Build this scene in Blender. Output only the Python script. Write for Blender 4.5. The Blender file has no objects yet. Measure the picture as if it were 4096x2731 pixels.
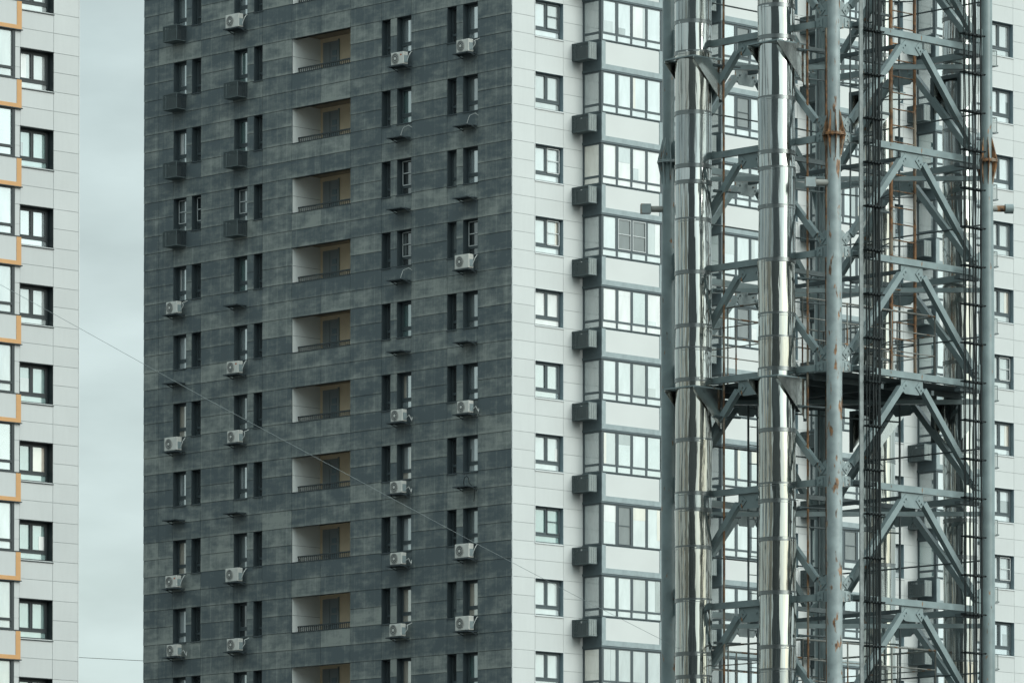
import bpy, math, random
from mathutils import Vector, Matrix
random.seed(7)
R = math.radians
scn = bpy.context.scene
col = scn.collection
CZ = 1.7                      # eye height; all z below are heights above the eye + CZ

# ------------------------------------------------------------------ camera
cam_d = bpy.data.cameras.new('camera'); cam = bpy.data.objects.new('camera', cam_d); col.objects.link(cam)
cam.location = (0, 0, CZ); cam.rotation_euler = (R(90 + 1.388877), 0, 0)
cam_d.sensor_width = 36.0; cam_d.lens = 22789.46 / 4096 * 36.0
cam_d.shift_y = 2567.07 / 4096; cam_d.clip_start = 1.0; cam_d.clip_end = 8000
scn.camera = cam
scn.render.resolution_x = 1024; scn.render.resolution_y = 682

# ------------------------------------------------------------------ light
SUN_AZ = 54.0; SUN_EL = 27.0   # azimuth measured from behind the camera towards the right
sx_, sy_ = math.sin(R(SUN_AZ)), -math.cos(R(SUN_AZ))
SUN = Vector((sx_ * math.cos(R(SUN_EL)), sy_ * math.cos(R(SUN_EL)), math.sin(R(SUN_EL))))
sd = bpy.data.lights.new('sun', 'SUN'); sd.energy = 1.6; sd.angle = R(34); sd.color = (1.0, 0.97, 0.925)
so = bpy.data.objects.new('sun', sd); col.objects.link(so)
so.rotation_euler = (-SUN).to_track_quat('-Z', 'Y').to_euler(); so.location = (60, -40, 80)

world = bpy.data.worlds.new("World"); scn.world = world; world.use_nodes = True
nt = world.node_tree; nt.nodes.clear()
N = nt.nodes.new; Lk = nt.links.new
out = N('ShaderNodeOutputWorld'); bg = N('ShaderNodeBackground'); bg.inputs[1].default_value = 0.10
sky = N('ShaderNodeTexSky'); sky.sky_type = 'NISHITA'; sky.sun_disc = False
sky.sun_elevation = R(SUN_EL); sky.sun_rotation = math.atan2(sx_, sy_); sky.dust_density = 2.0
tint = N('ShaderNodeMix'); tint.data_type = 'RGBA'; tint.blend_type = 'MULTIPLY'; tint.inputs[0].default_value = 1.0
tint.inputs[7].default_value = (0.98, 1.06, 0.86, 1)
Lk(sky.outputs[0], tint.inputs[6])
tc = N('ShaderNodeTexCoord'); mp = N('ShaderNodeMapping'); mp.inputs['Scale'].default_value = (1, 1, 2.6)
mp.inputs['Location'].default_value = (3.1, 0.4, 0.9)
Lk(tc.outputs['Generated'], mp.inputs[0])
no = N('ShaderNodeTexNoise'); no.inputs['Scale'].default_value = 5.0; no.inputs['Detail'].default_value = 7; no.inputs['Roughness'].default_value = 0.5
Lk(mp.outputs[0], no.inputs[0])
rp = N('ShaderNodeMapRange'); rp.inputs[1].default_value = 0.36; rp.inputs[2].default_value = 0.64
rp.inputs[3].default_value = 0.6; rp.inputs[4].default_value = 0.98
Lk(no.outputs[0], rp.inputs[0])
# clouds are brighter towards the veiled sun
dp = N('ShaderNodeVectorMath'); dp.operation = 'DOT_PRODUCT'; Lk(tc.outputs['Generated'], dp.inputs[0]); dp.inputs[1].default_value = SUN
def WM_(op, a, b):
    q = N('ShaderNodeMath'); q.operation = op
    for k, v in ((0, a), (1, b)):
        if isinstance(v, (int, float)): q.inputs[k].default_value = v
        else: Lk(v, q.inputs[k])
    return q.outputs[0]
sp_ = N('ShaderNodeSeparateXYZ'); Lk(tc.outputs['Generated'], sp_.inputs[0])
half = WM_('MULTIPLY', WM_('ADD', dp.outputs['Value'], 1.0), 0.5)
glow = WM_('ADD', WM_('MULTIPLY', WM_('POWER', half, 2.0), 5.0), WM_('MULTIPLY', WM_('POWER', half, 14.0), 9.0))
zen = WM_('ADD', WM_('MULTIPLY', WM_('MAXIMUM', sp_.outputs[2], 0.0), 1.3), 0.85)
class _O: pass
fwd = WM_('POWER', WM_('MAXIMUM', sp_.outputs[1], 0.0), 3.0)
band = WM_('MULTIPLY', WM_('MULTIPLY', fwd, WM_('POWER', 2.718, WM_('MULTIPLY', WM_('MAXIMUM', sp_.outputs[2], 0.0), -6.5))), 4.6)
nf = N('ShaderNodeTexNoise'); nf.inputs['Scale'].default_value = 26.0; nf.inputs['Detail'].default_value = 5; Lk(mp.outputs[0], nf.inputs[0])
puff = WM_('ADD', WM_('MULTIPLY', nf.outputs[0], 0.6), 0.78)
br = _O(); br.outputs = [WM_('MULTIPLY', WM_('ADD', WM_('MULTIPLY', WM_('ADD', glow, 4.5), zen), band), puff)]
cc = N('ShaderNodeVectorMath'); cc.operation = 'SCALE'; cc.inputs[0].default_value = (0.86, 1.02, 1.02); Lk(br.outputs[0], cc.inputs['Scale'])
mx = N('ShaderNodeMix'); mx.data_type = 'RGBA'; Lk(rp.outputs[0], mx.inputs[0]); Lk(tint.outputs[2], mx.inputs[6]); Lk(cc.outputs[0], mx.inputs[7])
Lk(mx.outputs[2], bg.inputs[0]); Lk(bg.outputs[0], out.inputs[0])

scn.view_settings.view_transform = 'Standard'; scn.view_settings.look = 'None'
scn.view_settings.exposure = 0.0; scn.view_settings.gamma = 1.0
scn.render.engine = 'CYCLES'

# ------------------------------------------------------------------ materials
def mat(name, c, rough=0.7, metal=0.0, spec=0.5, var=0.0, vscale=3.0, stretch=(1, 1, 1), tone=False, rust=0.0,
        rscale=1.4, bump=0.0, bscale=8.0, bstretch=(1, 1, 1), streak=0.0):
    m = bpy.data.materials.new(name); m.use_nodes = True; t = m.node_tree; b = t.nodes['Principled BSDF']
    b.inputs['Roughness'].default_value = rough; b.inputs['Metallic'].default_value = metal
    b.inputs['Specular IOR Level'].default_value = spec
    n = t.nodes.new; l = t.links.new
    base = n('ShaderNodeRGB'); base.outputs[0].default_value = (*c, 1); cur = base.outputs[0]
    co = n('ShaderNodeTexCoord')
    def noise(scale, st, detail=4, loc=(0, 0, 0)):
        mpp = n('ShaderNodeMapping'); mpp.inputs['Scale'].default_value = st; mpp.inputs['Location'].default_value = loc
        l(co.outputs['Object'], mpp.inputs[0])
        x = n('ShaderNodeTexNoise'); x.inputs['Scale'].default_value = scale; x.inputs['Detail'].default_value = detail
        l(mpp.outputs[0], x.inputs[0]); return x.outputs[0]
    def scale(cur, fac):
        s = n('ShaderNodeVectorMath'); s.operation = 'SCALE'; l(cur, s.inputs[0]); l(fac, s.inputs['Scale']); return s.outputs[0]
    def rng(x, a, b2, lo, hi):
        r = n('ShaderNodeMapRange'); r.inputs[1].default_value = a; r.inputs[2].default_value = b2
        r.inputs[3].default_value = lo; r.inputs[4].default_value = hi; l(x, r.inputs[0]); return r.outputs[0]
    if tone:
        at = n('ShaderNodeAttribute'); at.attribute_name = 'tone'; cur = scale(cur, at.outputs['Fac'])
    if var: cur = scale(cur, rng(noise(vscale, stretch), .3, .7, 1 - var, 1 + var))
    if streak:
        cur = scale(cur, rng(noise(7, (1, 1, .12), 3, (5, 2, 1)), .35, .7, 1 - streak, 1 + streak))
    if rust:
        r1 = noise(rscale, (2.2, 2.2, .7), 6, (9, 3, 4)); f = rng(r1, .66 - rust, .72 - rust, 0, 1)
        mm = n('ShaderNodeMix'); mm.data_type = 'RGBA'; l(f, mm.inputs[0]); l(cur, mm.inputs[6])
        rc = n('ShaderNodeValToRGB'); rc.color_ramp.elements[0].color = (.055, .036, .025, 1); rc.color_ramp.elements[1].color = (.33, .165, .07, 1)
        rc.color_ramp.elements[0].position = .35; rc.color_ramp.elements[1].position = .65
        l(noise(11, (1, 1, .6), 5), rc.inputs[0]); l(rc.outputs[0], mm.inputs[7]); cur = mm.outputs[2]
    l(cur, b.inputs['Base Color'])
    if bump:
        bp = n('ShaderNodeBump'); bp.inputs['Strength'].default_value = bump; bp.inputs['Distance'].default_value = .05
        l(noise(bscale, bstretch, 3), bp.inputs['Height']); l(bp.outputs[0], b.inputs['Normal'])
    return m
def glass(name, c, refl, rough=.03, var=.15):
    m = bpy.data.materials.new(name); m.use_nodes = True; t = m.node_tree; b = t.nodes['Principled BSDF']
    n = t.nodes.new; l = t.links.new
    co = n('ShaderNodeTexCoord'); mpp = n('ShaderNodeMapping'); mpp.inputs['Scale'].default_value = (1, 1, .35); l(co.outputs['Object'], mpp.inputs[0])
    x = n('ShaderNodeTexNoise'); x.inputs['Scale'].default_value = 2.3; x.inputs['Detail'].default_value = 3; l(mpp.outputs[0], x.inputs[0])
    r = n('ShaderNodeMapRange'); r.inputs[1].default_value = .3; r.inputs[2].default_value = .7; r.inputs[3].default_value = 1 - var; r.inputs[4].default_value = 1 + var
    l(x.outputs[0], r.inputs[0])
    s = n('ShaderNodeVectorMath'); s.operation = 'SCALE'; s.inputs[0].default_value = c; l(r.outputs[0], s.inputs['Scale'])
    l(s.outputs[0], b.inputs['Base Color']); b.inputs['Roughness'].default_value = .5
    g = n('ShaderNodeBsdfGlossy'); g.inputs['Roughness'].default_value = rough; g.inputs['Color'].default_value = (.96, 1, 1, 1)
    bp = n('ShaderNodeBump'); bp.inputs['Strength'].default_value = .12; bp.inputs['Distance'].default_value = .02
    x2 = n('ShaderNodeTexNoise'); x2.inputs['Scale'].default_value = 1.3; x2.inputs['Detail'].default_value = 1; l(co.outputs['Object'], x2.inputs[0]); l(x2.outputs[0], bp.inputs['Height'])
    l(bp.outputs[0], g.inputs['Normal'])
    ms = n('ShaderNodeMixShader'); ms.inputs[0].default_value = refl
    l(b.outputs[0], ms.inputs[1]); l(g.outputs[0], ms.inputs[2]); l(ms.outputs[0], t.nodes['Material Output'].inputs[0])
    return m

M = {}
Z0_COURSE = 46.44 + CZ
def dark_cement():
    m = bpy.data.materials.new('dark fibre cement'); m.use_nodes = True; t = m.node_tree; b = t.nodes['Principled BSDF']; n = t.nodes.new; l = t.links.new
    b.inputs['Roughness'].default_value = .7
    co = n('ShaderNodeTexCoord')
    def nz(scale, st, det, loc):
        q = n('ShaderNodeMapping'); q.inputs['Scale'].default_value = st; q.inputs['Location'].default_value = loc; l(co.outputs['Object'], q.inputs[0])
        x = n('ShaderNodeTexNoise'); x.inputs['Scale'].default_value = scale; x.inputs['Detail'].default_value = det; x.inputs['Roughness'].default_value = .6; l(q.outputs[0], x.inputs[0]); return x.outputs[0]
    def ma(op, a, c):
        q = n('ShaderNodeMath'); q.operation = op
        for k, v in ((0, a), (1, c)):
            if isinstance(v, (int, float)): q.inputs[k].default_value = v
            else: l(v, q.inputs[k])
        return q.outputs[0]
    at = n('ShaderNodeAttribute'); at.attribute_name = 'tone'
    blot = nz(1.1, (1, 1, 1.3), 5, (2, 7, 1)); strk = nz(5.5, (1, 1, .10), 3, (4, 1, 9)); fine = nz(14, (1, 1, .5), 3, (0, 3, 2))
    f = ma('ADD', ma('MULTIPLY', ma('SUBTRACT', at.outputs['Fac'], .68), .60), ma('MULTIPLY', ma('SUBTRACT', blot, .47), 2.0))
    f = ma('ADD', f, ma('MULTIPLY', ma('SUBTRACT', nz(3.6, (1, .30, 1.5), 5, (6, 6, 2)), .5), 1.3))
    f = ma('ADD', f, ma('MULTIPLY', ma('SUBTRACT', strk, .5), .55)); f = ma('ADD', f, ma('MULTIPLY', ma('SUBTRACT', fine, .5), .5))
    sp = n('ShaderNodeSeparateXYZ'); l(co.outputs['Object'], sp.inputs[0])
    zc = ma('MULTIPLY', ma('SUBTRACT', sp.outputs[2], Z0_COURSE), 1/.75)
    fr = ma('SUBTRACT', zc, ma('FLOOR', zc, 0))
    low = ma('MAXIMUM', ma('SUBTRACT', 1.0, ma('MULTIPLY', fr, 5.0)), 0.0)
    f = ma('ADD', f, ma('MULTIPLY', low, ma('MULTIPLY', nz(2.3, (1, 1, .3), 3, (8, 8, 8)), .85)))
    yc = ma('MULTIPLY', sp.outputs[1], 1/.615); fy = ma('SUBTRACT', yc, ma('FLOOR', yc, 0))
    st2 = ma('MAXIMUM', ma('SUBTRACT', 1.0, ma('MULTIPLY', ma('ABSOLUTE', ma('SUBTRACT', fy, .5), 0), 13.0)), 0.0)
    f = ma('ADD', f, ma('MULTIPLY', st2, ma('MULTIPLY', nz(3.1, (1, 1, .7), 2, (1, 5, 3)), .5)))
    r = n('ShaderNodeValToRGB'); e = r.color_ramp.elements
    e[0].position = .0; e[0].color = (.088, .114, .124, 1); e[1].position = 1.0; e[1].color = (.28, .305, .285, 1)
    x = r.color_ramp.elements.new(.4); x.color = (.146, .172, .172, 1)
    l(f, r.inputs[0]); l(r.outputs[0], b.inputs['Base Color']); return m
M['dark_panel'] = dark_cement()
M['white_panel'] = mat('white cladding', (.54, .568, .562), .55, streak=.012, var=.03, vscale=.5, tone=True)
M['grey_panel'] = mat('pale grey cladding', (.465, .488, .485), .55, streak=.012, var=.03, vscale=.5, tone=True)
M['backing'] = mat('joint backing', (.10, .12, .125), .9)
M['joint_white'] = mat('joint core grey', (.36, .40, .40), .9)  # grey of the wall core seen through the panel joints
M['reveal_dark'] = mat('dark metal reveal', (.045, .062, .070), .55, var=.1)
M['reveal_grey'] = mat('grey metal reveal', (.20, .27, .30), .5)
M['black_metal'] = mat('black window metal', (.020, .030, .033), .5)
M['frame_grey'] = mat('anthracite frame', (.070, .092, .100), .45)
M['frame_dark'] = mat('black frame', (.022, .031, .034), .45)
M['light_trim'] = mat('light trim', (.55, .58, .58), .5)
M['bay_trim'] = mat('zinc grey trim', (.27, .33, .34), .5, var=.12, vscale=4)
M['bay_side'] = mat('dark bay cladding', (.085, .115, .125), .6, var=.1)
M['white_spandrel'] = mat('white render', (.575, .60, .59), .6, var=.03, vscale=.6)
M['orange'] = mat('orange metal', (.50, .275, .11), .5, var=.05)
M['ac_white'] = mat('white ac casing', (.64, .64, .60), .45, var=.06, vscale=5)
M['ac_fan'] = mat('dark ac grille', (.10, .11, .11), .6)
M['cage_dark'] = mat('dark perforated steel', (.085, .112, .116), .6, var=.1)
M['cage_lit'] = mat('sunlit perforated steel', (.36, .41, .40), .5)  # lighter copy of the cage steel: sunlight on one side painted in
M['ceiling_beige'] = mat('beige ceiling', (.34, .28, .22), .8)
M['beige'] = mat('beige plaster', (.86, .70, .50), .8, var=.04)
M['niche_white'] = mat('white niche wall', (.88, .90, .88), .7)
M['door_grey'] = mat('grey door', (.30, .33, .34), .5)
M['rail'] = mat('dark railing', (.03, .042, .045), .5)
M['concrete'] = mat('roof concrete', (.3, .3, .29), .9)
M['hose'] = mat('white hose', (.6, .62, .6), .6)
M['steel'] = mat('grey painted steel', (.205, .262, .268), .34, var=.16, vscale=2.2, rust=.005, rscale=3.2, spec=.5)
M['steel_rust'] = mat('rusting painted steel', (.27, .325, .33), .45, var=.2, vscale=3, rust=.065, rscale=2.9)
M['rust'] = mat('rusty pipe', (.26, .27, .25), .7, var=.25, rust=.10, rscale=1.6)
M['flange_rust'] = mat('rusted flange steel', (.25, .20, .15), .75, var=.25, rust=.26, rscale=2.6)
M['ladder_rust'] = mat('rusted ladder steel', (.25, .21, .16), .7, var=.25, rust=.24, rscale=2.2)
M['dark_steel'] = mat('dark deck steel', (.085, .11, .115), .7, var=.2)
M['cable'] = mat('black cable', (.012, .018, .019), .55, spec=.25)
M['rail_grey'] = mat('cable tray steel', (.22, .25, .25), .45, var=.25, vscale=5)
M['wire'] = mat('weathered wire', (.20, .24, .25), .5)
M['ground'] = mat('asphalt ground', (.06, .06, .058), .9, var=.3, vscale=.05)
M['flue'] = mat('polished stainless steel', (.60, .615, .60), .07, metal=1.0, var=.14, vscale=2.2, stretch=(2.5, 2.5, .12), bump=.20, bscale=2.6, bstretch=(2.0, 2.0, .14))
M['flue_warm'] = mat('warm toned stainless', (.56, .55, .515), .11, metal=1.0, var=.16, vscale=2.0, stretch=(2.5, 2.5, .15), bump=.28, bscale=2.2, bstretch=(2.0, 2.0, .25))  # slightly warm metal tone, picked more often for the lower lengths
M['flue_dull'] = mat('dulled stainless', (.50, .53, .53), .17, metal=1.0, var=.18, vscale=1.2, stretch=(2.5, 2.5, .3), bump=.22, bscale=3.2, bstretch=(2.0, 2.0, .14))
M['flue_plate'] = mat('stainless plate', (.66, .67, .65), .2, metal=1.0, bump=.12, bscale=4)
M['flue_band'] = mat('shade-darkened stainless band', (.26, .28, .28), .30, metal=1.0)  # darker than the pipe: shadow lines at the joints put into the colour
M['rear_dark'] = mat('dark tower render', (.085, .10, .105), .8, var=.1)
M['rear_beige'] = mat('beige tower render', (.46, .42, .34), .8, var=.08)
G = {}
G['bright'] = glass('glass over white blind', (.56, .62, .63), .40)
G['film'] = glass('glass over plastic film', (.70, .72, .71), .22, .25, .12)
G['sky'] = glass('glass reflecting sky', (.36, .42, .43), .60)
G['grey'] = glass('glass over grey room', (.20, .235, .235), .38, var=.25)
G['teal'] = glass('teal glass', (.10, .20, .19), .50)
G['dark'] = glass('dark room glass', (.012, .018, .02), .25)
G['night'] = glass('unlit narrow glass', (.025, .036, .04), .35)
G['warm'] = glass('cream curtain glass', (.66, .60, .50), .45)
G['grey2'] = glass('glass over pale room', (.40, .44, .44), .40); G['teal2'] = glass('glass over teal blind', (.26, .38, .37), .40)
G['screen'] = glass('insect screen glass', (.13, .15, .15), .12, .2)

# ------------------------------------------------------------------ mesh builder
class MB:
    def __init__(s): s.v = []; s.f = []; s.mi = []; s.t = []
    def quad(s, a, b, c, d, m=0, t=1.0):
        i = len(s.v); s.v += [tuple(a), tuple(b), tuple(c), tuple(d)]; s.f.append((i, i+1, i+2, i+3)); s.mi.append(m); s.t.append(t)
    def hexa(s, p, m=0, t=1.0):
        i = len(s.v); s.v += [tuple(q) for q in p]
        for q in ((0,3,2,1),(4,5,6,7),(0,1,5,4),(1,2,6,5),(2,3,7,6),(3,0,4,7)):
            s.f.append(tuple(i+k for k in q)); s.mi.append(m); s.t.append(t)
    def box(s, x0, x1, y0, y1, z0, z1, m=0, t=1.0):
        s.hexa([(x0,y0,z0),(x1,y0,z0),(x1,y1,z0),(x0,y1,z0),(x0,y0,z1),(x1,y0,z1),(x1,y1,z1),(x0,y1,z1)], m, t); return s
    def bar(s, p, q, w, h, up=(0,0,1), m=0):
        p = Vector(p); q = Vector(q); d = (q-p).normalized(); a = d.cross(Vector(up))
        if a.length < 1e-4: a = d.cross(Vector((1,0,0)))
        a.normalize(); b = a.cross(d).normalized()
        P = []
        for c in (p, q):
            P += [c - a*w/2 - b*h/2, c + a*w/2 - b*h/2, c + a*w/2 + b*h/2, c - a*w/2 + b*h/2]
        s.hexa(P, m); return s
    def tube(s, p, q, r, n=12, m=0, r2=None, cap=True):
        p = Vector(p); q = Vector(q); r2 = r if r2 is None else r2; d = (q-p).normalized()
        a = d.cross(Vector((0,0,1)))
        if a.length < 1e-4: a = Vector((1,0,0))
        a.normalize(); b = d.cross(a); i = len(s.v)
        for c, rr in ((p, r), (q, r2)):
            for k in range(n):
                an = 2*math.pi*k/n; s.v.append(tuple(c + a*rr*math.cos(an) + b*rr*math.sin(an)))
        for k in range(n):
            k2 = (k+1) % n; s.f.append((i+k, i+k2, i+n+k2, i+n+k)); s.mi.append(m); s.t.append(1.0)
        if cap:
            s.f.append(tuple(i+k for k in reversed(range(n)))); s.mi.append(m); s.t.append(1.0)
            s.f.append(tuple(i+n+k for k in range(n))); s.mi.append(m); s.t.append(1.0)
        return s
    def path(s, pts, r, n=6, m=0):
        for a, b in zip(pts[:-1], pts[1:]): s.tube(a, b, r, n, m)
        return s
    def plate(s, poly, off, m=0):      # polygon extruded along a vector
        i = len(s.v); k = len(poly); o = Vector(off)
        s.v += [tuple(Vector(q)) for q in poly] + [tuple(Vector(q)+o) for q in poly]
        s.f.append(tuple(i+j for j in reversed(range(k)))); s.f.append(tuple(i+k+j for j in range(k))); s.mi += [m, m]; s.t += [1.0, 1.0]
        for j in range(k):
            j2 = (j+1) % k; s.f.append((i+j, i+j2, i+k+j2, i+k+j)); s.mi.append(m); s.t.append(1.0)
        return s
    def mesh(s, name, mats, smooth=False):
        me = bpy.data.meshes.new(name); me.from_pydata(s.v, [], s.f)
        for m in mats: me.materials.append(m)
        me.polygons.foreach_set('material_index', s.mi)
        if any(t != 1.0 for t in s.t):
            at = me.attributes.new('tone', 'FLOAT', 'FACE'); at.data.foreach_set('value', s.t)
        else:
            at = me.attributes.new('tone', 'FLOAT', 'FACE'); at.data.foreach_set('value', [1.0]*len(s.f))
        me.update(); fix_normals(me)
        if smooth:
            me.polygons.foreach_set('use_smooth', [True]*len(me.polygons))
            try: me.set_sharp_from_angle(angle=R(40))
            except Exception: pass
        return me
import bmesh
def fix_normals(me):
    b = bmesh.new(); b.from_mesh(me); bmesh.ops.recalc_face_normals(b, faces=b.faces); b.to_mesh(me); b.free()
def build(mb, name, mats, parent=None, loc=(0,0,0), rz=0, smooth=False):
    if not isinstance(mats, (list, tuple)): mats = [mats]
    o = bpy.data.objects.new(name, mb.mesh(name, mats, smooth)); col.objects.link(o)
    o.parent = parent; o.location = loc; o.rotation_euler = (0, 0, rz); return o
def empty(name, loc, rz=0):
    o = bpy.data.objects.new(name, None); col.objects.link(o); o.location = loc; o.rotation_euler = (0, 0, rz); o.empty_display_size = .5; return o
def tag(o, label, cat, group=None):
    assert 4 <= len(label.split()) <= 16, label
    o['label'] = label; o['category'] = cat
    if group: o['group'] = group
    return o
def copy_tree(o, parent=None, loc=None, rz=None):
    c = o.copy(); col.objects.link(c); c.parent = parent
    if loc is not None: c.location = loc
    if rz is not None: c.rotation_euler = (0, 0, rz)
    for ch in list(o.children): copy_tree(ch, c)
    return c
def plc(o, loc):
    o.location = loc; return o
ORD = ['topmost', 'second', 'third', 'fourth', 'fifth', 'sixth', 'seventh', 'eighth', 'ninth', 'tenth', 'eleventh', 'twelfth']

# ------------------------------------------------------------------ ground
g = MB(); g.quad((-3000, -3000, 0), (3000, -3000, 0), (3000, 3000, 0), (-3000, 3000, 0))
go = build(g, 'ground', M['ground']); go['kind'] = 'structure'

# ------------------------------------------------------------------ facade helpers
# face 'W': plane y=0, outward -y, u along x.   face 'D': plane x=0, outward -x, u along y.
def P3(face, u, off, z): return (u, -off, z) if face == 'W' else (-off, u, z)
def fbox(mb, face, u0, u1, o0, o1, z0, z1, m=0, t=1.0):
    if face == 'W': mb.box(u0, u1, -o1, -o0, z0, z1, m, t)
    else: mb.box(-o1, -o0, u0, u1, z0, z1, m, t)
    return mb
Z0 = 46.44 + CZ               # window heads, row 0, on the main tower; a storey is 3 m
def facade(face, ubreaks, zrows, openings, gap, tilt, tonef, extra=None):
    """cladding panels between break lines; openings = list of (u0,u1,z0,z1)"""
    pan = MB(); bk = MB()
    for (z0, z1, off) in zrows:
        ub = list(ubreaks(z0, z1))
        for a, b in zip(ub[:-1], ub[1:]):
            cu, cz = (a+b)/2, (z0+z1)/2
            if any(o[0]-1e-3 <= cu <= o[1]+1e-3 and o[2]-1e-3 <= cz <= o[3]+1e-3 for o in openings): continue
            t = tonef(cu, cz)
            g2 = gap/2; A, B, C, D = a+g2, b-g2, z0+g2, z1-g2
            p = [P3(face, A, 0, C), P3(face, B, 0, C), P3(face, B, 0, D), P3(face, A, 0, D),
                 P3(face, A, .022+tilt, C), P3(face, B, .022+tilt, C), P3(face, B, .022, D), P3(face, A, .022, D)]
            pan.hexa(p, 0, t)
            fbox(bk, face, a, b, -.25, 0, z0, z1)
    return pan, bk

def window_mesh(face, W, H, d, kind='plain', sashes=2, transom=1.12, post=.06, trim=True, narrow=False):
    """returns (frame MB, pane MB, extra MB or None). origin: opening corner at the lower-u head; u 0..W, z 0..-H, recessed d"""
    f = MB(); p = MB(); x = None
    B = lambda mb, u0, u1, o0, o1, z0, z1, m=0: fbox(mb, face, u0, u1, o0, o1, z0, z1, m)
    # reveals (material 1)
    e = .012
    B(f, 0, e, -d, .022, -H, 0, 1); B(f, W-e, W, -d, .022, -H, 0, 1); B(f, e, W-e, -d, .020, -e, 0, 1); B(f, e, W-e, -d, .020, -H, -H+e, 1)
    if trim:
        B(f, -.02, 0, 0, .045, -H, .02, 2); B(f, 0, W, .0, .045, 0, .02, 2)
    o0, o1 = -d+.0, -d+.07
    B(f, e, post, o0, o1, -H+e, -e); B(f, W-post, W-e, o0, o1, -H+e, -e)
    B(f, post, W-post, o0, o1, -post, -e); B(f, post, W-post, o0, o1, -H+e, -H+post+.02)
    zt = -transom
    cols = [post + (W-2*post)*k/sashes for k in range(sashes+1)]
    if kind != 'full': B(f, post, W-post, o0, o1+.004, zt-.05, zt+.05)
    for c in cols[1:-1]:
        B(f, c-.035, c+.035, o0, o1+.008, zt+.05 if kind != 'full' else -H+post, -post)
    B(p, post, W-post, -d+.01, -d+.03, -H+post, -post)
    # sash frames
    for k in range(sashes):
        a, b = cols[k]+.02, cols[k+1]-.02; zb = zt+.05 if kind != 'full' else -H+post+.02
        tiltd = (kind == 'tilt' and k == sashes-1)
        if narrow: continue
        for (u0, u1, z0, z1) in ((a, a+.05, zb, -post), (b-.05, b, zb, -post), (a+.05, b-.05, -post-.05, -post), (a+.05, b-.05, zb, zb+.05)):
            B(f, u0, u1, o1+.008, o1+.018, z0, z1)
        if tiltd:
            x = MB()
            dz = -post-zb
            def tb(u0, u1, zz0, zz1):
                # sash leaning inwards at its top
                t0, t1 = (zz0-zb)/dz*.16, (zz1-zb)/dz*.16
                q = [P3(face, u0, o1-.03-t0, zz0), P3(face, u1, o1-.03-t0, zz0), P3(face, u1, o1-.03-t1, zz1), P3(face, u0, o1-.03-t1, zz1),
                     P3(face, u0, o1+.01-t0, zz0), P3(face, u1, o1+.01-t0, zz0), P3(face, u1, o1+.01-t1, zz1), P3(face, u0, o1+.01-t1, zz1)]
                x.hexa(q)
            tb(a, a+.06, zb, -post); tb(b-.06, b, zb, -post); tb(a, b, zb, zb+.06)
        if kind in ('screen', 'wscreen') and k == sashes-1:
            x = MB(); m = 0
            a2, b2 = a-.01, b+.01; zm = (zb-post)/2
            for (u0, u1, z0, z1) in ((a2, a2+.035, zb, -post), (b2-.035, b2, zb, -post), (a2, b2, -post-.035, -post), (a2, b2, zb, zb+.035), (a2, b2, zm-.018, zm+.018)):
                B(x, u0, u1, o1+.02, o1+.035, z0, z1, 0)
    return f, p, x
_wc = {}
rp_ = random.Random(11)
def window(face, W, H, d, mats, pane, parent, loc, kind='plain', name='window', xm=None, sill=None, **kw):
    key = (face, W, H, d, kind, name, tuple(m.name for m in mats), xm.name if xm else None, tuple(sorted(kw.items())))
    if key not in _wc:
        f, p, x = window_mesh(face, W, H, d, kind, **kw)
        s = MB(); fbox(s, face, -.02, W+.02, -d, .06, -H-.03, -H+.0)
        _wc[key] = (f.mesh(name, mats), p, x.mesh('sash' if kind == 'tilt' else 'insect_screen', [xm or mats[0]]) if x else None, s.mesh('sill', [sill or mats[2]]), {})
    fm, p, xmesh, sm, pc = _wc[key]
    if pane.name not in pc: pc[pane.name] = p.mesh('pane', [pane])
    o = bpy.data.objects.new(name, fm); col.objects.link(o); o.parent = parent; o.location = loc
    for nm, me in (('pane', pc[pane.name]), ('sill', sm), ('sash' if kind == 'tilt' else 'insect_screen', xmesh)):
        if me is None: continue
        c = bpy.data.objects.new(nm, me); col.objects.link(c); c.parent = o
    if W > .7 and rp_.random() < .55:
        po = kw.get('post', .06); tr_ = kw.get('transom', 1.12); cw = (W-2*po)*rp_.choice([.12, .2, .3, .42]); c = MB()
        hi = rp_.choice([-po-.02, -po-.02, -po-.45]); side = rp_.random() < .5
        u0, u1 = (po+.03, po+.03+cw) if side else (W-po-.03-cw, W-po-.03)
        fbox(c, face, u0, u1, -d+.031, -d+.036, -tr_+.055, hi)
        build(c, 'curtain', G[rp_.choice(['film', 'grey', 'warm', 'grey2', 'bright'])], o)
    return o

# ================================================================== MAIN TOWER
YAW = 45.688
tower = empty('apartment_tower', (0.01569, 233.8813, 0), R(90 - YAW))
tag(tower, 'tall apartment tower, one side dark grey panels, the other white panels with glazed bays', 'apartment tower')
ZT = Z0 + 14.2; ZLOW = Z0 - 3*11 - 2.25
rows_i = list(range(-2, 11))
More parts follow.
